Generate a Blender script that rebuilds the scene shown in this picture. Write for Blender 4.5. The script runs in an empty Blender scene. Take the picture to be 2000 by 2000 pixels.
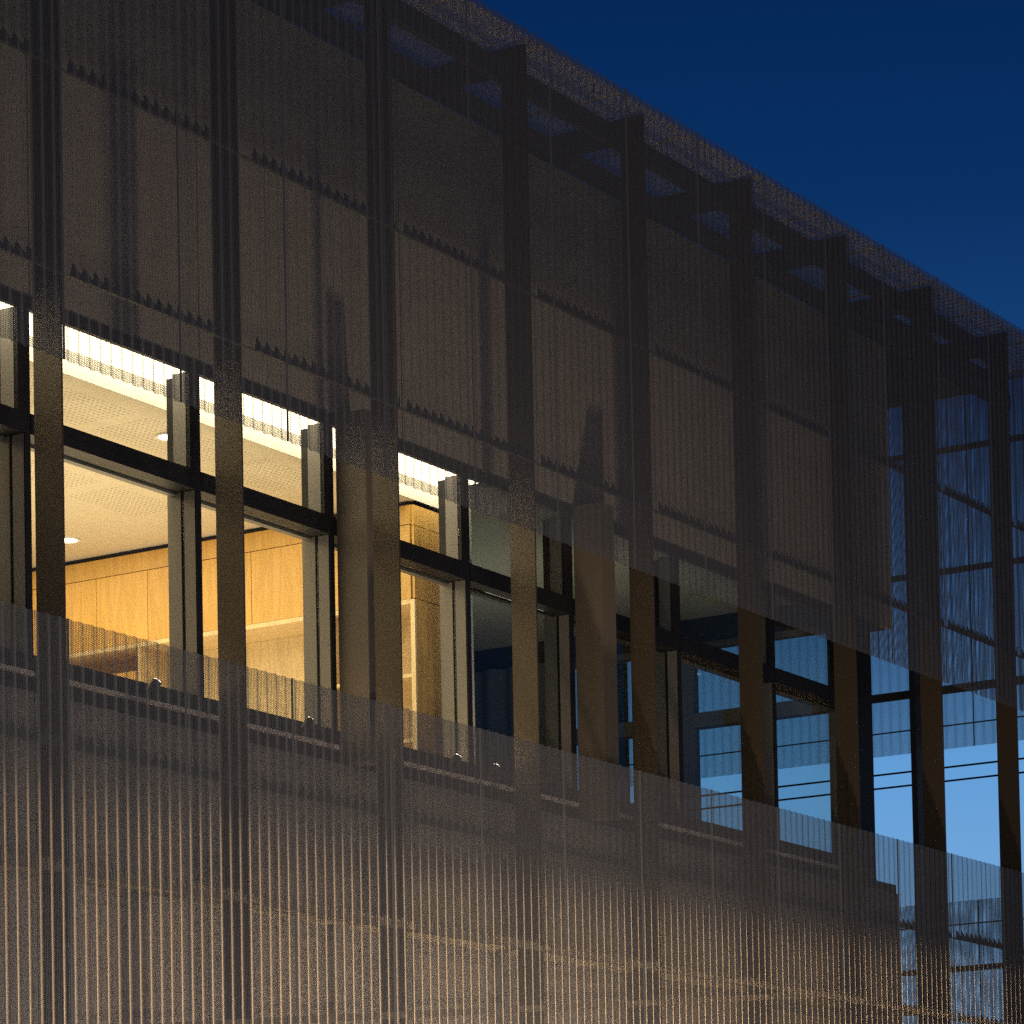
import bpy, math, random
from mathutils import Matrix, Vector
random.seed(7)
scene = bpy.context.scene
col = scene.collection

# ------------------------------------------------------------------ camera
def rayd(u, v): return Vector((u - 1000.0, v - 2300.0, 6550.0))
dX = rayd(5113, 2531).normalized()
dZ = rayd(-1760, -137000); dZ = dZ - dX * dZ.dot(dX); dZ.normalize()
if dZ.y > 0: dZ = -dZ
dY = dX.cross(dZ)
if dY.z < 0: dY = -dY
right = Vector((dX.x, dY.x, dZ.x)); up = -Vector((dX.y, dY.y, dZ.y)); back = -Vector((dX.z, dY.z, dZ.z))
cam_d = bpy.data.cameras.new('camera'); cam = bpy.data.objects.new('camera', cam_d); col.objects.link(cam)
m = Matrix.Identity(4)
for i in range(3):
    m[i][0] = right[i]; m[i][1] = up[i]; m[i][2] = back[i]
m[0][3], m[1][3], m[2][3] = 0.0, -12.0, 0.0
cam.matrix_world = m
cam_d.sensor_width = 36.0; cam_d.sensor_fit = 'HORIZONTAL'
cam_d.lens = 6550.0 / 2000.0 * 36.0
cam_d.shift_x = 0.0; cam_d.shift_y = 0.65
cam_d.clip_end = 3000.0
scene.camera = cam

# ------------------------------------------------------------------ dusk sky
world = bpy.data.worlds.new('World'); scene.world = world; world.use_nodes = True
wn, wl = world.node_tree.nodes, world.node_tree.links
wn.clear()
wo = wn.new('ShaderNodeOutputWorld'); bg = wn.new('ShaderNodeBackground')
tc = wn.new('ShaderNodeTexCoord'); sx = wn.new('ShaderNodeSeparateXYZ'); ramp = wn.new('ShaderNodeValToRGB')
wl.new(tc.outputs['Generated'], sx.inputs[0]); wl.new(sx.outputs['Z'], ramp.inputs[0])
cr = ramp.color_ramp
cr.elements[0].position = 0.0; cr.elements[0].color = (0.27, 0.47, 0.66, 1)
cr.elements[1].position = 1.0; cr.elements[1].color = (0.001, 0.010, 0.045, 1)
for p, c in ((0.10, (0.20, 0.42, 0.72, 1)), (0.165, (0.125, 0.34, 0.68, 1)), (0.215, (0.050, 0.170, 0.42, 1)),
             (0.265, (0.009, 0.056, 0.195, 1)), (0.32, (0.0030, 0.031, 0.128, 1)), (0.38, (0.0012, 0.0195, 0.092, 1))):
    e = cr.elements.new(p); e.color = c
# the afterglow stands on one side of the sky (behind the far end of the building); the opposite side is already dark
dt = wn.new('ShaderNodeVectorMath'); dt.operation = 'DOT_PRODUCT'; dt.inputs[1].default_value = (0.62, 0.78, 0.0)
wl.new(tc.outputs['Generated'], dt.inputs[0])
az = wn.new('ShaderNodeMapRange'); az.interpolation_type = 'SMOOTHSTEP'
az.inputs['From Min'].default_value = 0.0; az.inputs['From Max'].default_value = 0.88
az.inputs['To Min'].default_value = 0.06; az.inputs['To Max'].default_value = 1.0
wl.new(dt.outputs['Value'], az.inputs[0])
mxs = wn.new('ShaderNodeMix'); mxs.data_type = 'RGBA'; mxs.blend_type = 'MIX'
mxs.inputs[6].default_value = (0.0012, 0.012, 0.05, 1)
wl.new(az.outputs[0], mxs.inputs[0]); wl.new(ramp.outputs[0], mxs.inputs[7]); wl.new(mxs.outputs[2], bg.inputs['Color']); bg.inputs['Strength'].default_value = 1.0
wl.new(bg.outputs[0], wo.inputs[0])

# ------------------------------------------------------------------ lights
def lamp(name, kind, loc, energy, color, radius=0.1, **k):
    d = bpy.data.lights.new(name, kind); o = bpy.data.objects.new(name, d); col.objects.link(o)
    o.location = loc; d.energy = energy; d.color = color
    if kind in ('POINT', 'SPOT'): d.shadow_soft_size = radius
    for a, b in k.items(): setattr(d, a, b)
    return o
WARM = (1.0, 0.62, 0.30)
def aim(o, p):
    o.rotation_euler = (Vector(p) - o.location).to_track_quat('-Z', 'Y').to_euler()
# added cut-off lamp, unseen far right, raking the facade below its own height
STREET = (46.0, -9.0, 3.30)
lamp('added_raking_light', 'SPOT', STREET, 38000, WARM, 0.12, spot_size=math.radians(180), spot_blend=0.012)
# ground uplight in the planting strip in front of the facade
UPL = (18.7, -1.9, -1.45)
aim(lamp('ground_uplight_beam', 'SPOT', UPL, 2300, (1.0, 0.76, 0.50), 0.16, spot_size=math.radians(150), spot_blend=0.6), (18.7, -0.6, 6.0))
# added row of unseen soft fill lights for the warm tone on the wall
for x, e in ((7.0, 700), (13.0, 650), (18.5, 250), (24.0, 120)):
    lamp('wall_fill_light', 'POINT', (x, -7.5, 1.0), e, (1.0, 0.86, 0.72), 1.0)

scene.view_settings.view_transform = 'Standard'; scene.view_settings.look = 'None'
scene.view_settings.exposure = 0.0; scene.view_settings.gamma = 1.0
scene.view_settings.use_curve_mapping = False
scene.render.engine = 'CYCLES'
cy = scene.cycles
cy.transparent_max_bounces = 40; cy.max_bounces = 8; cy.diffuse_bounces = 4; cy.glossy_bounces = 4
cy.use_denoising = False
cy.caustics_reflective = False; cy.caustics_refractive = False
cy.sample_clamp_indirect = 4.0

# ------------------------------------------------------------------ materials
def mat(name, base, rough=0.5, metal=0.0, bump=None, vary=None, spec=0.5):
    M = bpy.data.materials.new(name); M.use_nodes = True
    n, l = M.node_tree.nodes, M.node_tree.links
    b = n['Principled BSDF']
    b.inputs['Base Color'].default_value = (*base, 1); b.inputs['Roughness'].default_value = rough
    b.inputs['Metallic'].default_value = metal; b.inputs['Specular IOR Level'].default_value = spec
    t = n.new('ShaderNodeTexCoord')
    if vary:
        sc, amt = vary
        nz = n.new('ShaderNodeTexNoise'); nz.inputs['Scale'].default_value = sc; nz.inputs['Detail'].default_value = 5
        l.new(t.outputs['Object'], nz.inputs['Vector'])
        mr = n.new('ShaderNodeMapRange'); mr.inputs['From Min'].default_value = 0.3; mr.inputs['From Max'].default_value = 0.7
        mr.inputs['To Min'].default_value = 1 - amt; mr.inputs['To Max'].default_value = 1 + amt
        l.new(nz.outputs['Fac'], mr.inputs[0])
        mx = n.new('ShaderNodeMix'); mx.data_type = 'RGBA'; mx.blend_type = 'MULTIPLY'; mx.inputs[0].default_value = 1
        mx.inputs[6].default_value = (*base, 1); l.new(mr.outputs[0], mx.inputs[7]); l.new(mx.outputs[2], b.inputs['Base Color'])
    if bump:
        sc, st, dist = bump
        nz = n.new('ShaderNodeTexNoise'); nz.inputs['Scale'].default_value = sc; nz.inputs['Detail'].default_value = 3
        l.new(t.outputs['Object'], nz.inputs['Vector'])
        bp = n.new('ShaderNodeBump'); bp.inputs['Strength'].default_value = st; bp.inputs['Distance'].default_value = dist
        l.new(nz.outputs['Fac'], bp.inputs['Height']); l.new(bp.outputs[0], b.inputs['Normal'])
    return M

def math_node(n, l, op, a, b=None, c=None):
    k = n.new('ShaderNodeMath'); k.operation = op
    for i, x in enumerate((a, b, c)):
        if x is None: continue
        if isinstance(x, (int, float)): k.inputs[i].default_value = x
        else: l.new(x, k.inputs[i])
    return k.outputs[0]

def perforated(name, base, width, rough=0.42, metal=0.25, s=0.0105, r=0.0039, margin=0.008, gauge=0.0011):
    """painted sheet metal punched with a staggered lattice of round holes (UV in metres)"""
    M = bpy.data.materials.new(name); M.use_nodes = True
    n, l = M.node_tree.nodes, M.node_tree.links
    b = n['Principled BSDF']; out = n['Material Output']
    b.inputs['Base Color'].default_value = (*base, 1); b.inputs['Roughness'].default_value = rough; b.inputs['Metallic'].default_value = metal
    uv = n.new('ShaderNodeUVMap'); sp = n.new('ShaderNodeSeparateXYZ'); l.new(uv.outputs[0], sp.inputs[0])
    u, v = sp.outputs['X'], sp.outputs['Y']
    c = s * 0.8660254
    def dist2(ou, ov):
        a = math_node(n, l, 'WRAP', math_node(n, l, 'ADD', u, ou), c, -c)
        d = math_node(n, l, 'WRAP', math_node(n, l, 'ADD', v, ov), s / 2, -s / 2)
        return math_node(n, l, 'ADD', math_node(n, l, 'MULTIPLY', a, a), math_node(n, l, 'MULTIPLY', d, d))
    dm = math_node(n, l, 'MINIMUM', dist2(0, 0), dist2(c, s / 2))
    hole = math_node(n, l, 'LESS_THAN', dm, r * r)
    # the sheet has a thickness: a slanting ray must also clear the rim on the far side of the hole
    ge = n.new('ShaderNodeNewGeometry'); tg = n.new('ShaderNodeTangent'); tg.direction_type = 'UV_MAP'
    def vdot(a, b_):
        k = n.new('ShaderNodeVectorMath'); k.operation = 'DOT_PRODUCT'; l.new(a, k.inputs[0]); l.new(b_, k.inputs[1]); return k.outputs['Value']
    cx = n.new('ShaderNodeVectorMath'); cx.operation = 'CROSS_PRODUCT'; l.new(ge.outputs['Normal'], cx.inputs[0]); l.new(tg.outputs[0], cx.inputs[1])
    inn = math_node(n, l, 'MAXIMUM', math_node(n, l, 'ABSOLUTE', vdot(ge.outputs['Incoming'], ge.outputs['Normal'])), 0.02)
    ou = math_node(n, l, 'DIVIDE', math_node(n, l, 'MULTIPLY', vdot(ge.outputs['Incoming'], tg.outputs[0]), gauge), inn)
    ov = math_node(n, l, 'DIVIDE', math_node(n, l, 'MULTIPLY', vdot(ge.outputs['Incoming'], cx.outputs[0]), gauge), inn)
    d2 = math_node(n, l, 'MINIMUM', dist2(ou, ov), dist2(math_node(n, l, 'ADD', ou, c), math_node(n, l, 'ADD', ov, s / 2)))
    hole = math_node(n, l, 'MULTIPLY', hole, math_node(n, l, 'LESS_THAN', d2, r * r))
    ol = math_node(n, l, 'ADD', math_node(n, l, 'MULTIPLY', ou, ou), math_node(n, l, 'MULTIPLY', ov, ov))
    hole = math_node(n, l, 'MULTIPLY', hole, math_node(n, l, 'LESS_THAN', ol, 4 * r * r))
    if width:
        hole = math_node(n, l, 'MULTIPLY', hole, math_node(n, l, 'GREATER_THAN', u, margin))
        hole = math_node(n, l, 'MULTIPLY', hole, math_node(n, l, 'LESS_THAN', u, width - margin))
    tr = n.new('ShaderNodeBsdfTransparent'); mx = n.new('ShaderNodeMixShader')
    l.new(hole, mx.inputs[0]); l.new(b.outputs[0], mx.inputs[1]); l.new(tr.outputs[0], mx.inputs[2]); l.new(mx.outputs[0], out.inputs[0])
    return M

def emitter(name, color, strength):
    M = bpy.data.materials.new(name); M.use_nodes = True
    n, l = M.node_tree.nodes, M.node_tree.links
    n.remove(n['Principled BSDF']); e = n.new('ShaderNodeEmission')
    e.inputs[0].default_value = (*color, 1); e.inputs[1].default_value = strength
    l.new(e.outputs[0], n['Material Output'].inputs[0]); return M

def glass_mat(name, tint=(0.93, 0.96, 0.95)):
    M = bpy.data.materials.new(name); M.use_nodes = True
    n, l = M.node_tree.nodes, M.node_tree.links
    n.remove(n['Principled BSDF'])
    tr = n.new('ShaderNodeBsdfTransparent'); tr.inputs[0].default_value = (*tint, 1)
    gl = n.new('ShaderNodeBsdfGlossy'); gl.inputs['Roughness'].default_value = 0.004
    lw = n.new('ShaderNodeLayerWeight'); lw.inputs['Blend'].default_value = 0.5
    fr = math_node(n, l, 'ADD', math_node(n, l, 'MULTIPLY', math_node(n, l, 'POWER', lw.outputs['Facing'], 5.0), 0.95), 0.04)
    mx = n.new('ShaderNodeMixShader'); l.new(fr, mx.inputs[0]); l.new(tr.outputs[0], mx.inputs[1]); l.new(gl.outputs[0], mx.inputs[2])
    l.new(mx.outputs[0], n['Material Output'].inputs[0]); return M

def plywood(name, base, grain_axis='Z'):
    M = bpy.data.materials.new(name); M.use_nodes = True
    n, l = M.node_tree.nodes, M.node_tree.links
    b = n['Principled BSDF']; b.inputs['Roughness'].default_value = 0.38
    t = n.new('ShaderNodeTexCoord'); mp = n.new('ShaderNodeMapping')
    mp.inputs['Scale'].default_value = (5, 5, 0.55) if grain_axis == 'Z' else (5, 0.55, 5)
    oi = n.new('ShaderNodeObjectInfo'); va = n.new('ShaderNodeVectorMath'); va.operation = 'ADD'
    l.new(t.outputs['Object'], va.inputs[0])
    cm = n.new('ShaderNodeCombineXYZ'); sc = math_node(n, l, 'MULTIPLY', oi.outputs['Random'], 37.0)
    for i in range(3): l.new(sc, cm.inputs[i])
    l.new(cm.outputs[0], va.inputs[1]); l.new(va.outputs[0], mp.inputs[0])
    nz = n.new('ShaderNodeTexNoise'); nz.inputs['Scale'].default_value = 1.6; nz.inputs['Detail'].default_value = 4; nz.inputs['Distortion'].default_value = 1.4
    l.new(mp.outputs[0], nz.inputs['Vector'])
    ring = math_node(n, l, 'PINGPONG', math_node(n, l, 'MULTIPLY', nz.outputs['Fac'], 9.0), 1.0)
    nf = n.new('ShaderNodeTexNoise'); nf.inputs['Scale'].default_value = 30; nf.inputs['Detail'].default_value = 3; l.new(mp.outputs[0], nf.inputs['Vector'])
    f = math_node(n, l, 'ADD', math_node(n, l, 'MULTIPLY', ring, 0.55), math_node(n, l, 'MULTIPLY', nf.outputs['Fac'], 0.5))
    rp = n.new('ShaderNodeValToRGB'); l.new(f, rp.inputs[0])
    d = [x * 0.80 for x in base]; h = [min(1, x * 1.10) for x in base]
    rp.color_ramp.elements[0].color = (*h, 1); rp.color_ramp.elements[1].color = (*d, 1)
    rp.color_ramp.elements[0].position = 0.1; rp.color_ramp.elements[1].position = 1.0
    hv = n.new('ShaderNodeHueSaturation'); l.new(rp.outputs[0], hv.inputs['Color'])
    l.new(math_node(n, l, 'ADD', math_node(n, l, 'MULTIPLY', oi.outputs['Random'], 0.16), 0.92), hv.inputs['Value'])
    l.new(hv.outputs[0], b.inputs['Base Color']); return M

def acoustic_ceiling(name, base):
    """painted board with blocks of small sound-absorbing perforations"""
    M = bpy.data.materials.new(name); M.use_nodes = True
    n, l = M.node_tree.nodes, M.node_tree.links
    b = n['Principled BSDF']; b.inputs['Roughness'].default_value = 0.7
    t = n.new('ShaderNodeNewGeometry'); sp = n.new('ShaderNodeSeparateXYZ'); l.new(t.outputs['Position'], sp.inputs[0])
    x, y = sp.outputs['X'], sp.outputs['Y']
    p = 0.044
    a = math_node(n, l, 'WRAP', x, p / 2, -p / 2); d = math_node(n, l, 'WRAP', y, p / 2, -p / 2)
    rr = math_node(n, l, 'ADD', math_node(n, l, 'MULTIPLY', a, a), math_node(n, l, 'MULTIPLY', d, d))
    h = math_node(n, l, 'LESS_THAN', rr, 0.0088 ** 2)
    bx = math_node(n, l, 'LESS_THAN', math_node(n, l, 'WRAP', x, 1.2, 0.0), 1.06)
    by = math_node(n, l, 'LESS_THAN', math_node(n, l, 'WRAP', math_node(n, l, 'ADD', y, 0.1), 0.62, 0.0), 0.49)
    near = math_node(n, l, 'GREATER_THAN', y, 1.05); far = math_node(n, l, 'LESS_THAN', y, 2.85); rt = math_node(n, l, 'LESS_THAN', x, 18.75)
    for q in (bx, by, near, far, rt): h = math_node(n, l, 'MULTIPLY', h, q)
    mx = n.new('ShaderNodeMix'); mx.data_type = 'RGBA'; l.new(h, mx.inputs[0])
    mx.inputs[6].default_value = (*base, 1); mx.inputs[7].default_value = (base[0] * .45, base[1] * .42, base[2] * .4, 1)
    l.new(mx.outputs[2], b.inputs['Base Color']); return M

PW = 1.075; NR = 11; PITCH = PW / NR; AMP = 0.0098
SHEET = perforated('bronze_perforated_metal', (0.086, 0.088, 0.100), PW * 1.0)
SHEET2 = perforated('bronze_perforated_metal_return', (0.086, 0.088, 0.100), PW * 1.0, s=0.0105 * 1.06, r=0.0039 * 1.06)
ROOF = perforated('pale_perforated_metal', (0.50, 0.43, 0.30), PW * 1.0, s=0.016, r=0.0052, rough=0.5, metal=0.1, gauge=0.0004)
DARK = mat('black_aluminium', (0.012, 0.012, 0.014), 0.5, 0.0, spec=0.25)
RAIL = mat('rail_steel', (0.06, 0.056, 0.055), 0.55, 0.2)
FIN = mat('bronze_flake_paint', (0.050, 0.038, 0.028), 0.42, 0.45, bump=(170, 0.5, 0.004))
PIER = mat('brown_powder_coat', (0.085, 0.070, 0.055), 0.6, 0.0, bump=(400, 0.1, 0.001))
JAMB = mat('grey_aluminium_jamb', (0.16, 0.15, 0.14), 0.5, 0.3)
CLAD = mat('grey_cladding', (0.26, 0.235, 0.21), 0.7, 0.0, vary=(2.5, 0.10))
PALE = mat('pale_flashing', (0.62, 0.55, 0.50), 0.45, 0.1)
GLASS = glass_mat('clear_glass')
PLY = plywood('plywood', (0.62, 0.37, 0.10))
PLYE = plywood('plywood_edge', (0.74, 0.58, 0.33))
CEIL = acoustic_ceiling('acoustic_board', (0.62, 0.55, 0.42))
CEIL2 = mat('plain_ceiling', (0.52, 0.52, 0.46), 0.8)
WHITE = mat('white_plaster', (0.75, 0.72, 0.66), 0.8)
CARPET = mat('timber_floor', (0.32, 0.22, 0.12), 0.95, vary=(8, .15))
STEEL = mat('dark_steel', (0.035, 0.036, 0.042), 0.5, 0.2)
ASPH = mat('asphalt', (0.05, 0.05, 0.052), 0.9, bump=(60, 0.4, 0.01), vary=(3, .2))
LED = emitter('led_diffuser', (1.0, 0.80, 0.52), 7.0)
LEDW = emitter('led_spot', (1.0, 0.86, 0.66), 9.0)
LEDC = emitter('led_cool_spot', (0.70, 0.95, 1.0), 3.0)

# ------------------------------------------------------------------ helpers
def tag(o, label=None, cat=None, group=None, kind=None):
    if label: o['label'] = label
    if cat: o['category'] = cat
    if group: o['group'] = group
    if kind: o['kind'] = kind
    return o
def empty(name, loc=(0, 0, 0)):
    o = bpy.data.objects.new(name, None); col.objects.link(o); o.location = loc; o.empty_display_size = 0.2; return o
def link(name, me, parent=None, loc=None):
    o = bpy.data.objects.new(name, me); col.objects.link(o)
    if parent:
        o.parent = parent
    if loc: o.location = loc
    return o
class MB:
    def __init__(s): s.v = []; s.f = []; s.m = []
    def box(s, x0, x1, y0, y1, z0, z1, mi=0):
        b = len(s.v)
        s.v += [(x0, y0, z0), (x1, y0, z0), (x1, y1, z0), (x0, y1, z0), (x0, y0, z1), (x1, y0, z1), (x1, y1, z1), (x0, y1, z1)]
        for q in ((0, 3, 2, 1), (4, 5, 6, 7), (0, 1, 5, 4), (1, 2, 6, 5), (2, 3, 7, 6), (3, 0, 4, 7)):
            s.f.append([b + i for i in q]); s.m.append(mi)
        return s
    def disc(s, cx, cy, z, r, n=16, mi=0):
        b = len(s.v); s.v += [(cx + r * math.cos(2 * math.pi * i / n), cy + r * math.sin(2 * math.pi * i / n), z) for i in range(n)]
        s.f.append([b + i for i in reversed(range(n))]); s.m.append(mi); return s
    def ring(s, cx, cy, z0, z1, r0, r1, n=16, mi=0):
        b = len(s.v)
        for r, z in ((r0, z1), (r0, z0), (r1, z0), (r1, z1)):
            s.v += [(cx + r * math.cos(2 * math.pi * i / n), cy + r * math.sin(2 * math.pi * i / n), z) for i in range(n)]
        for k in range(3):
            for i in range(n):
                j = (i + 1) % n; s.f.append([b + k * n + i, b + k * n + j, b + (k + 1) * n + j, b + (k + 1) * n + i]); s.m.append(mi)
        return s
    def tube(s, p, q, r, n=8, mi=0):
        p, q = Vector(p), Vector(q); d = (q - p).normalized(); a = d.orthogonal().normalized(); c = d.cross(a); b = len(s.v)
        for e in (p, q):
            for i in range(n):
                t = 2 * math.pi * i / n; s.v.append(tuple(e + a * (r * math.cos(t)) + c * (r * math.sin(t))))
        for i in range(n):
            j = (i + 1) % n; s.f.append([b + i, b + j, b + n + j, b + n + i]); s.m.append(mi)
        s.f.append([b + i for i in reversed(range(n))]); s.f.append([b + n + i for i in range(n)]); s.m += [mi, mi]
        return s
    def mesh(s, name, *mats):
        me = bpy.data.meshes.new(name); me.from_pydata(s.v, [], s.f); me.update()
        for M in mats: me.materials.append(M)
        for p, k in zip(me.polygons, s.m): p.material_index = k
        return me
    def build(s, name, *mats, parent=None):
        """origin set to the middle of the piece, parents here all sit unrotated"""
        xs, ys, zs = zip(*s.v)
        c = Vector(((min(xs) + max(xs)) / 2, (min(ys) + max(ys)) / 2, min(zs)))
        s.v = [(x - c.x, y - c.y, z - c.z) for x, y, z in s.v]
        o = link(name, s.mesh(name, *mats), parent)
        w = Vector((0, 0, 0)); p = parent
        while p: w += p.location; p = p.parent
        o.location = c - w
        return o
def box(name, M, x0, x1, y0, y1, z0, z1, parent=None): return MB().box(x0, x1, y0, y1, z0, z1).build(name, M, parent=parent)

def corrugated(name, M, n_ribs, length, seg=16, axis='X', flip=1, amp=AMP):
    """sheet with its ribs running up (or along +Y for a roof sheet); UV holds the developed width and the length in metres"""
    vs, us = [], []
    n = int(round(n_ribs * seg)); u = 0.0; px = pa = None
    tot = []
    for i in range(n + 1):
        x = PITCH * i / seg; a = -flip * amp * math.sin(2 * math.pi * i / seg + 0.6)
        if px is not None: u += math.hypot(x - px, a - pa)
        px, pa = x, a; tot.append((x, a, u))
    sc = PITCH * n_ribs / u                                   # keep the punched width equal to the sheet width
    faces = []; verts = []
    for x, a, u_ in tot:
        for k in (0, 1):
            z = length * k
            verts.append((x, a, z) if axis == 'X' else ((a, x, z) if axis == 'Y' else (x, z, a)))
    uvs = []
    for i in range(n):
        q = [2 * i, 2 * i + 2, 2 * i + 3, 2 * i + 1]; faces.append(q)
        uvs += [(tot[i][2] * sc, 0), (tot[i + 1][2] * sc, 0), (tot[i + 1][2] * sc, length), (tot[i][2] * sc, length)]
    me = bpy.data.meshes.new(name); me.from_pydata(verts, [], faces); me.update()
    ul = me.uv_layers.new(name='UVMap')
    for k, c in enumerate(uvs): ul.data[k].uv = c
    for p in me.polygons: p.use_smooth = True
    me.materials.append(M); return me

# ------------------------------------------------------------------ measures (metres, camera eye at z = 0)
Z_TOP, Z_UB, Z_LT, Z_LB = 9.12, 5.564, 4.086, 0.9
Z_L1, Z_L2, Z_A, Z_B = 7.275, 6.09, 3.38, 2.67
SEAM0 = 14.553
XC = 29.40                       # corner where the screen turns
YW = 0.58                        # outer face of the inner wall
FINS = [12.94, 14.613, 16.318, 18.024, 19.725, 21.387, 23.083, 24.75, 26.42, 28.03]
MULL = [13.34, 14.953, 16.585, 18.03, 19.69, 21.095, 22.723, 24.313, 25.76]   # right-hand faces of the mullions

# ------------------------------------------------------------------ ground
tag(MB().box(-150, 400, -150, 400, -2.6, -1.6).build('ground', ASPH), kind='structure')

# ------------------------------------------------------------------ perforated screens
def front_screen(label, z0, z1, rails):
    t = empty('perforated_screen', (SEAM0 - 3 * PW, 0, z0)); tag(t, label, 'metal screen')
    me = corrugated('screen_panel', SHEET, NR, z1 - z0)
    k = -3
    while SEAM0 + k * PW < XC - 0.3:
        x = SEAM0 + k * PW
        nr = min(NR, int((XC - x) / PITCH))
        mm = me if nr == NR else corrugated('screen_panel', SHEET, nr, z1 - z0)
        link('screen_panel', mm, t, (x - t.location.x, 0, 0)); k += 1
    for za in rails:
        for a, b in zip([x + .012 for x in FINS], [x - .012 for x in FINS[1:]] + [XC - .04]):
            # added dark strip, teeth shaped as shade above the rail, on a small angle
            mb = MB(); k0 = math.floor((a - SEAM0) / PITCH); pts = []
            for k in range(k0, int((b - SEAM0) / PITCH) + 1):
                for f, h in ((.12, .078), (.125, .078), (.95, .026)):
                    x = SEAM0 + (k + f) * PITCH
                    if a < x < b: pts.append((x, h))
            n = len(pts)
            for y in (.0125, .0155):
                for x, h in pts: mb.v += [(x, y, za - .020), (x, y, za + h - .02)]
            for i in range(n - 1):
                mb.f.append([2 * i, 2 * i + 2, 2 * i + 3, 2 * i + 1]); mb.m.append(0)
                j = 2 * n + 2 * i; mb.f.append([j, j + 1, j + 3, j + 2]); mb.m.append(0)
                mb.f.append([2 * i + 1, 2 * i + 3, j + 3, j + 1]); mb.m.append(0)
            mb.build('shade_teeth', STEEL, parent=t)
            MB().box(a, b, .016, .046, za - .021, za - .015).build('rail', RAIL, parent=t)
    return t
upper = front_screen('tall upper screen of corrugated perforated bronze metal above the window strip', Z_UB, Z_TOP,
                     [Z_L1, Z_L2])
lower = front_screen('lower screen of corrugated perforated bronze metal below the window strip', Z_LB, Z_LT,
                     [Z_A, Z_B])
# inclined rail behind the foot of the lower screen
o = MB().box(-5.6, 5.6, 0, .03, -.022, .022).build('sloping_rail', RAIL, parent=lower)
o.location = Vector((18.5, 0.028, 2.125)) - lower.location; o.rotation_euler = (0, -math.atan(.0985), 0)

def return_screen(label, z0, z1, rails):
    t = empty('perforated_screen', (XC, 0.03, z0)); tag(t, label, 'metal screen')
    me = corrugated('screen_panel', SHEET2, NR, z1 - z0, axis='Y', flip=-1)
    for k in range(6): link('screen_panel', me, t, (0, k * PW, 0))
    for za, h, d in rails:
        box('rail', RAIL, XC - .0125 - d, XC - .0125, .10, 6.4, za - h / 2, za + h / 2, parent=t)
    return t
return_screen('upper corrugated screen turning the far corner, seen from inside against the sky', Z_UB, Z_TOP, [(Z_L1, .05, .05), (Z_L2 + .04, .075, .05), (8.45, .05, .05), (5.786, .012, .012)])
return_screen('lower corrugated screen turning the far corner, pale sky through its holes', Z_LB, Z_LT, [(Z_A + .05, .05, .05), (3.86, .012, .012), (Z_B, .05, .05)])

# flat perforated roof sheet between screen and wall, seen from below
canopy = empty('perforated_canopy', (SEAM0 - 3 * PW, 0.03, 9.10)); tag(canopy, 'horizontal perforated metal canopy closing the top between upper screen and wall', 'canopy')
cm = corrugated('canopy_panel', ROOF, NR, 1.45, axis='Z')
k = -3
while SEAM0 + k * PW < XC - 0.3:
    link('canopy_panel', cm, canopy, ((k + 3) * PW, 0, 0)); k += 1

# horizontal perforated ledge at the foot of the first floor
ledge = empty('perforated_ledge', (SEAM0 - 3 * PW, 0.08, 2.715)); tag(ledge, 'narrow horizontal perforated ledge behind the foot of the lower screen', 'ledge')
lm = corrugated('ledge_panel', ROOF, NR, YW - .09, axis='Z')
for k in range(-3, 11): link('ledge_panel', lm, ledge, ((k + 3) * PW, 0, 0))

# ------------------------------------------------------------------ the building behind the screens
bld = empty('office_building', (20, YW, -1.6))
tag(bld, 'dusk office building with lit windows set behind perforated bronze screens', 'building')
for x in FINS:                                                # blade columns between screen and wall
    box('fin', FIN, x - .008, x + .008, .062, .264, -1.6, 9.06, parent=bld)
    box('outrigger', STEEL, x - .008, x + .008, .266, 1.30, 8.868, 9.058, parent=bld)
for a, b in zip(FINS[:-1], FINS[1:]):
    box('purlin', STEEL, a + .010, b - .010, .20, .262, 8.80, 8.945, parent=bld)
box('eave_beam', STEEL, 11, XC - .1, YW + .01, YW + .09, 8.715, 8.845, parent=bld)

# cladding boards above and below the windows
edges = [11.0] + MULL + [26.53]
for a, b in zip(edges[:-1], edges[1:]):
    for c, d in ((a, (a + b) / 2), ((a + b) / 2, b)):
        box('cladding_panel', CLAD, c + .004, d - .004, YW, YW + .06, 6.135, 8.64, parent=bld)
        box('cladding_panel', CLAD, c + .004, d - .004, YW, YW + .06, 2.73, 3.80, parent=bld)
        box('cladding_panel', CLAD, c + .004, d - .004, YW, YW + .06, -1.6, 2.722, parent=bld)
box('wall', STEEL, 11.0, 26.53, YW + .062, YW + .20, 6.135, 8.62, parent=bld)
box('wall', STEEL, 11.0, 26.53, YW + .062, YW + .20, -1.6, 3.80, parent=bld)
box('sill_wall', DARK, 26.105, 26.535, YW + .02, YW + .20, 3.802, 3.88, parent=bld)
# dark trim over and under the windows
box('window_head', DARK, 11.0, 26.11, YW - .005, YW + .030, 6.053, 6.133, parent=bld)
box('window_base', DARK, 11.0, 26.10, YW - .004, YW + .20, 3.802, 3.884, parent=bld)

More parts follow.
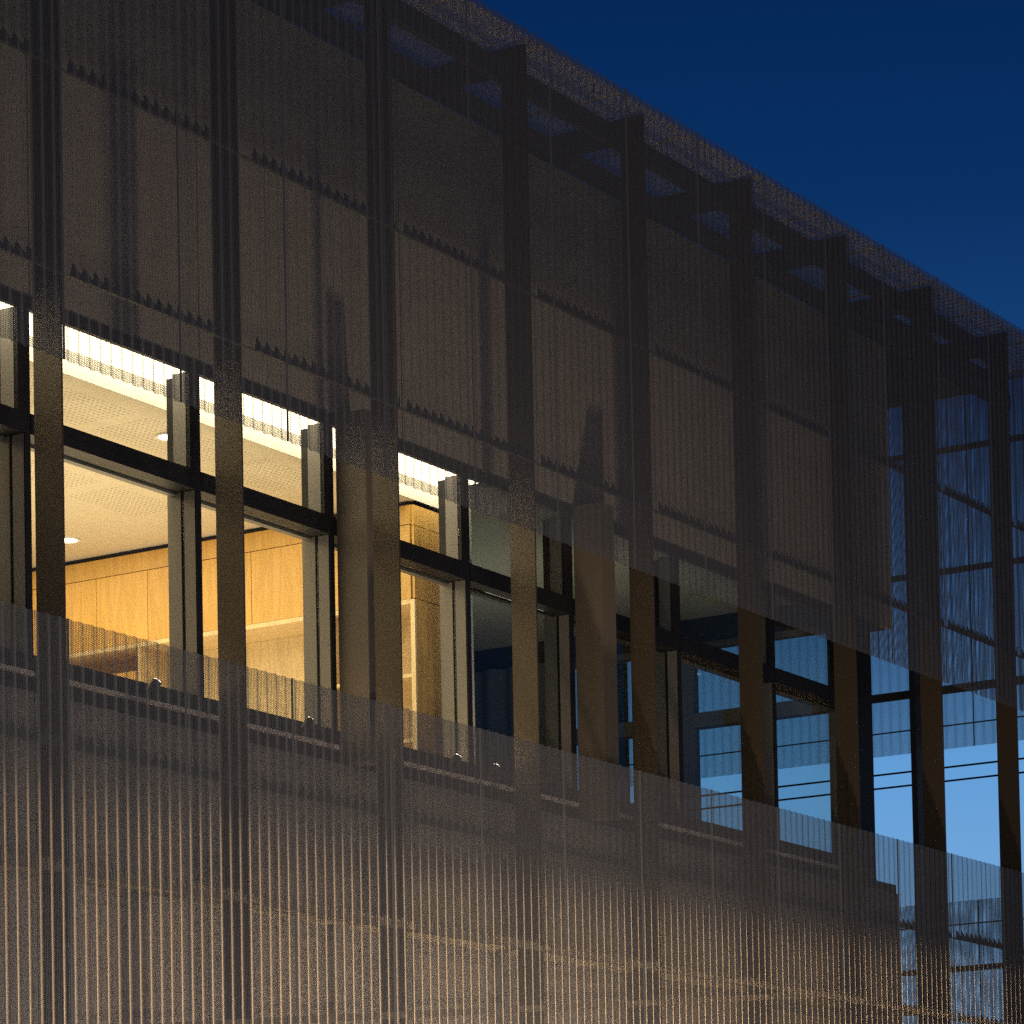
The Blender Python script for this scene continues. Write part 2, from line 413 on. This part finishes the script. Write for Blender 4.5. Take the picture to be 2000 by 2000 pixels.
for a, b in zip(MULL[:-1], MULL[1:]):
    w = empty('window', (a, YW, 3.885)); w.parent = bld; w.location = Vector((a, YW, 3.885)) - bld.location
    g = b                                                       # right face of this bay's mullion
    box('sill', DARK, a + .001, g - .001, YW - .002, YW + .22, 3.918, 4.018, parent=w)
    box('flashing', PALE, a + .03, g - .03, YW - .028, YW + .05, 3.886, 3.914, parent=w)
    box('transom', DARK, a + .001, g - .053, YW, YW + .20, 5.318, 5.440, parent=w)
    mb = MB(); mb.box(g - .052, g, YW + .004, YW + .225, 4.02, 6.051, 0)
    mb.box(g - .112, g - .0525, YW, YW + .11, 5.442, 6.051, 0)
    o = mb.build('mullion', DARK, parent=w)
    # grey jamb linings on the left side of the mullion, inside and outside the glass
    mb = MB(); mb.box(g - .058, g - .0535, YW + .012, YW + .095, 4.022, 5.314)
    mb.box(g - .062, g - .0535, YW + .118, YW + .222, 4.022, 5.314)
    mb.box(g - .118, g - .1135, YW + .026, YW + .125, 5.444, 6.049); mb.build('jamb', JAMB, parent=w)
    box('pane', GLASS, a + .001, g - .053, YW + .105, YW + .109, 4.02, 5.317, parent=w)
    box('pane', GLASS, a + .001, g - .1135, YW + .018, YW + .022, 5.441, 6.05, parent=w)
    mb = MB(); mb.box(a + .002, g - .066, YW + .15, YW + .2, 5.300, 5.317); mb.build('head_bead', JAMB, parent=w)
for x in (18.047, 21.105):
    box('pier', PIER, x, x + .19, .337, YW - .006, 3.80, 6.13, parent=bld)
box('corner_post', DARK, 25.762, 26.105, YW + .002, YW + .225, 3.886, 6.051, parent=bld)
box('room_floor', CARPET, 11.0, 26.1, YW + .21, 7.0, 3.0, 3.15, parent=bld)
box('roof_slab', STEEL, 11.0, 26.53, YW + .21, 7.2, 8.2, 8.4, parent=bld)
box('back_wall', WHITE, 11.0, 26.1, 7.0, 7.2, -1.6, 8.19, parent=bld)

# ---- left room (lit): ceiling, cove, plywood joinery
XP = 19.52
box('ceiling', CEIL, 11.0, XP + .05, .955, 6.99, 5.92, 5.97, parent=bld)
box('cove_face', WHITE, 11.0, XP + .46, .950, .954, 5.921, 6.30, parent=bld)
t = tag(empty('led_strip', (15, .8, 6.06)), 'long bright strip light in the ceiling recess along the heads of the lit windows', 'strip light')
MB().box(11.0, XP + .42, YW + .034, .945, 6.075, 6.10).build('diffuser', LED, parent=t)
MB().box(11.0, XP + .42, YW + .034, .947, 6.101, 6.13).build('housing', WHITE, parent=t)

j = empty('plywood_cupboard_wall', (XP, .95, 3.15)); tag(j, 'floor to ceiling golden plywood cupboard wall across the lit room', 'cupboards')
y0, y1 = .97, 6.9
box('shadow_gap', DARK, XP + .02, XP + .44, y0 + .02, y1, 5.885, 5.918, parent=j)
box('frieze', PLY, XP, XP + .46, y0, y1, 5.748, 5.884, parent=j)
dl = [0.972, 1.872, 2.366, 3.323, 3.809, 4.75, 5.7, 6.9]
for a, b in zip(dl[:-1], dl[1:]):
    box('cupboard_door', PLY, XP, XP + .02, a + .003, b - .003, 5.214, 5.742, parent=j)
box('cupboard_back', STEEL, XP + .022, XP + .42, y0 + .02, y1, 5.22, 5.746, parent=j)
box('end_panel', PLY, XP + .012, XP + .46, .948, .968, 5.742, 5.884, parent=j)
box('end_panel', PLY, XP + .012, XP + .46, .948, .968, 5.220, 5.737, parent=j)
box('end_panel', PLY, XP + .024, XP + .46, .948, .968, 3.15, 5.214, parent=j)
box('edge_board', PLYE, XP, XP + .022, .945, .98, 3.15, 5.21, parent=j)
box('niche_top', PLYE, XP + .001, XP + .40, .981, y1, 5.18, 5.212, parent=j)
box('niche_back', PLYE, XP + .40, XP + .45, .981, y1, 3.15, 5.179, parent=j)
for z in (4.66, 4.20): box('shelf', PLYE, XP + .004, XP + .399, .981, 1.66, z, z + .024, parent=j)
for y in (1.662, 3.4): box('divider', PLYE, XP, XP + .399, y, y + .022, 3.15, 5.179, parent=j)
box('desk_top', PLY, XP - .01, XP + .399, 1.686, 3.398, 3.90, 3.94, parent=j)
box('low_cupboard', PLY, XP - .02, XP + .38, 3.43, 4.2, 3.15, 5.0, parent=j)
box('partition', WHITE, XP + .462, XP + .52, YW + .21, 6.99, 3.15, 6.33, parent=bld)

def downlight(x, y, z, label, M, r=.075):
    t = empty('downlight', (x, y, z)); tag(t, label, 'downlight', 'recessed ceiling downlights')
    MB().ring(x, y, z - .012, z, r + .02, r).build('trim_ring', WHITE, parent=t)
    MB().disc(x, y, z - .006, r, 20).build('lens', M, parent=t)
    return t
downlight(18.985, 3.64, 5.919, 'round white downlight near the plywood wall, low in the second window', LEDW)
downlight(17.20, 1.30, 5.919, 'round white downlight close to the glass, at the right end of the high pane', LEDW)
for (x, y) in ((18.2, 2.2), (16.8, 3.9), (15.6, 2.2), (14.4, 3.9)):
    pass
# light of the recessed fittings, plus an added fill
lamp('room_light', 'AREA', (16.2, 3.3, 5.90), 150, (1.0, 0.77, 0.44), shape='RECTANGLE', size=5.4, size_y=3.2)
lamp('ceiling_fill_light', 'AREA', (17.0, 2.6, 3.7), 130, (1.0, 0.80, 0.50), shape='RECTANGLE', size=4.2, size_y=2.6).rotation_euler = (math.pi, 0, 0)  # added upward fill that brightens the ceiling, no fitting behind it
lamp('wall_washer', 'AREA', (18.7, 2.9, 5.90), 34, (1.0, 0.80, 0.46), shape='RECTANGLE', size=.25, size_y=3.6)

# ---- right room (dim): plain ceiling and glazed end wall
XE = 25.9
box('ceiling', CEIL2, XP + .525, XE - .01, YW + .21, 6.99, 6.33, 6.38, parent=bld)
box('end_lintel', STEEL, XE, XE + .2, YW + .23, 7.0, 6.12, 6.40, parent=bld)
box('end_sill', DARK, XE, XE + .2, YW + .23, 7.0, 3.0, 3.98, parent=bld)
ys = [YW + .23, 2.30, 3.9, 5.5, 7.0]
for a, b in zip(ys[:-1], ys[1:]):
    w = empty('window'); w.parent = bld; w.location = Vector((XE, a, 3.98)) - bld.location
    mb = MB()
    mb.box(XE + .02, XE + .12, a + .001, a + .06, 3.982, 6.118); mb.box(XE + .02, XE + .12, b - .06, b - .001, 3.982, 6.118)
    mb.box(XE + .02, XE + .12, a + .061, b - .061, 6.06, 6.118); mb.box(XE + .02, XE + .12, a + .061, b - .061, 3.982, 4.05)
    mb.box(XE + .0, XE + .13, a + .061, b - .061, 5.36, 5.49); mb.build('frame', JAMB, parent=w)
    box('pane', GLASS, XE + .06, XE + .064, a + .061, b - .061, 4.051, 5.359, parent=w)
    box('pane', GLASS, XE + .06, XE + .064, a + .061, b - .061, 5.491, 6.059, parent=w)
    if a == ys[1] or a == ys[0]:
        MB().tube((XE - .03, a + .30 if a > 1 else 1.95, 5.42), (XE - .03, (a + .30 if a > 1 else 1.95) + .11, 5.415), .012).build('handle', JAMB, parent=w)
downlight(21.9, 1.0, 6.329, 'cool white downlight in the dim right-hand room', LEDC, .08)
downlight(23.9, 3.4, 6.329, 'cool white downlight deeper in the dim right-hand room', LEDC, .08)
lamp('dim_room_light', 'AREA', (23.2, 2.6, 4.6), 8, (1.0, 0.90, 0.66), shape='DISK', size=1.0).rotation_euler = (math.pi, 0, 0)

# ---- open corner beyond the end wall
for y in (1.57, 3.24, 4.9):
    box('fin', STEEL, XC - .36, XC - .07, y - .03, y + .03, -1.6, 9.06, parent=bld)
box('edge_beam', STEEL, XC - .33, XC - .08, .70, 6.4, 8.94, 9.07, parent=bld)
box('veranda_roof', STEEL, 26.54, XC - .34, .72, 7.0, 8.98, 9.06, parent=bld)

# ---- added curtain to darken the inner part of the glazed end wall
mb = MB(); n = 120
for i in range(n + 1):
    y = 3.35 + 3.6 * i / n; a = .035 * math.sin(y * 26 + .6 * math.sin(y * 5)); mb.v += [(XE - .12 + a, y, 3.16), (XE - .12 + a, y, 6.11)]
for i in range(n): mb.f.append([2 * i, 2 * i + 2, 2 * i + 3, 2 * i + 1]); mb.m.append(0)
CURT = mat('blue_grey_curtain', (0.10, 0.11, 0.14), 0.9)
tag(mb.build('curtain', CURT), 'added dark blue-grey curtain darkening the back of the dim room', 'curtain')

# ---- small uplights standing on the window sills inside the cavity
def uplight(x, label, energy):
    t = empty('sill_uplight', (x, .50, 3.919)); tag(t, label, 'uplight', 'small uplights on the window sills')
    MB().box(x - .035, x + .035, .47, .53, 3.919, 3.93).build('base', STEEL, parent=t)
    mb = MB(); mb.tube((x - .02, .50, 3.935), (x + .035, .49, 4.01), .032, 12); mb.build('body', STEEL, parent=t)
    MB().tube((x + .036, .4898, 4.0113), (x + .038, .4894, 4.014), .028, 12).build('lens', LEDW, parent=t)
    o = lamp('uplight_beam', 'SPOT', (x + .05, .487, 4.03), energy, (1.0, 0.70, 0.38), .025, spot_size=math.radians(150), spot_blend=.8)
    aim(o, (x + 1.2, .40, 5.3))
uplight(15.95, 'small dark uplight on the sill of the first full lit window', 4)
uplight(17.55, 'small dark uplight on the sill of the second full lit window', 4)
uplight(19.30, 'small glowing uplight on the sill below the plywood end panel', 5)
uplight(19.80, 'small glowing uplight on the sill of the first dim window', 5)


# ------------------------------------------------------------------ overhead cables down the side street
for z, lab in ((7.33 * 1.0, 'upper of two thin overhead cables against the pale sky'), (7.15, 'lower of two thin overhead cables against the pale sky')):
    tag(MB().tube((40, -40, z), (40, 90, z + .0), .013).build('overhead_cable', DARK), lab, 'cable', 'overhead cables')

# ------------------------------------------------------------------ light fittings that stand outside the view
t = empty('added_street_lamp', (STREET[0] + .7, STREET[1], -1.6)); tag(t, 'added unseen steel lamp post with flat shielded head, raking the facade', 'street lamp')
x, y, z = STREET
MB().tube((x + .7, y, -1.6), (x + .7, y, z + .2), .06, 10).build('pole', STEEL, parent=t)
MB().box(x - .3, x + .75, y - .15, y + .15, z + .16, z + .2).build('head', STEEL, parent=t)
# added side shield that keeps the light off the near end of the facade
import math as _m
mb = MB()
for k, ang in enumerate((20.3, 60.0)):
    dx, dy = -.7 * _m.cos(_m.radians(ang)), .7 * _m.sin(_m.radians(ang)); mb.v += [(x + dx, y + dy, z - .5), (x + dx, y + dy, z + .158)]
for k, ang in enumerate((20.3, 60.0)):
    dx, dy = -.72 * _m.cos(_m.radians(ang)), .72 * _m.sin(_m.radians(ang)); mb.v += [(x + dx, y + dy, z - .5), (x + dx, y + dy, z + .158)]
mb.f = [[0, 2, 3, 1], [4, 5, 7, 6], [0, 1, 5, 4], [2, 6, 7, 3], [0, 4, 6, 2], [1, 3, 7, 5]]; mb.m = [0] * 6
mb.build('shield', STEEL, parent=t)
t = empty('ground_uplight', (UPL[0], UPL[1], -1.6)); tag(t, 'round ground uplight set in front of the facade', 'uplight')
MB().ring(UPL[0], UPL[1], -1.6, -1.47, .14, .16).build('housing', STEEL, parent=t)
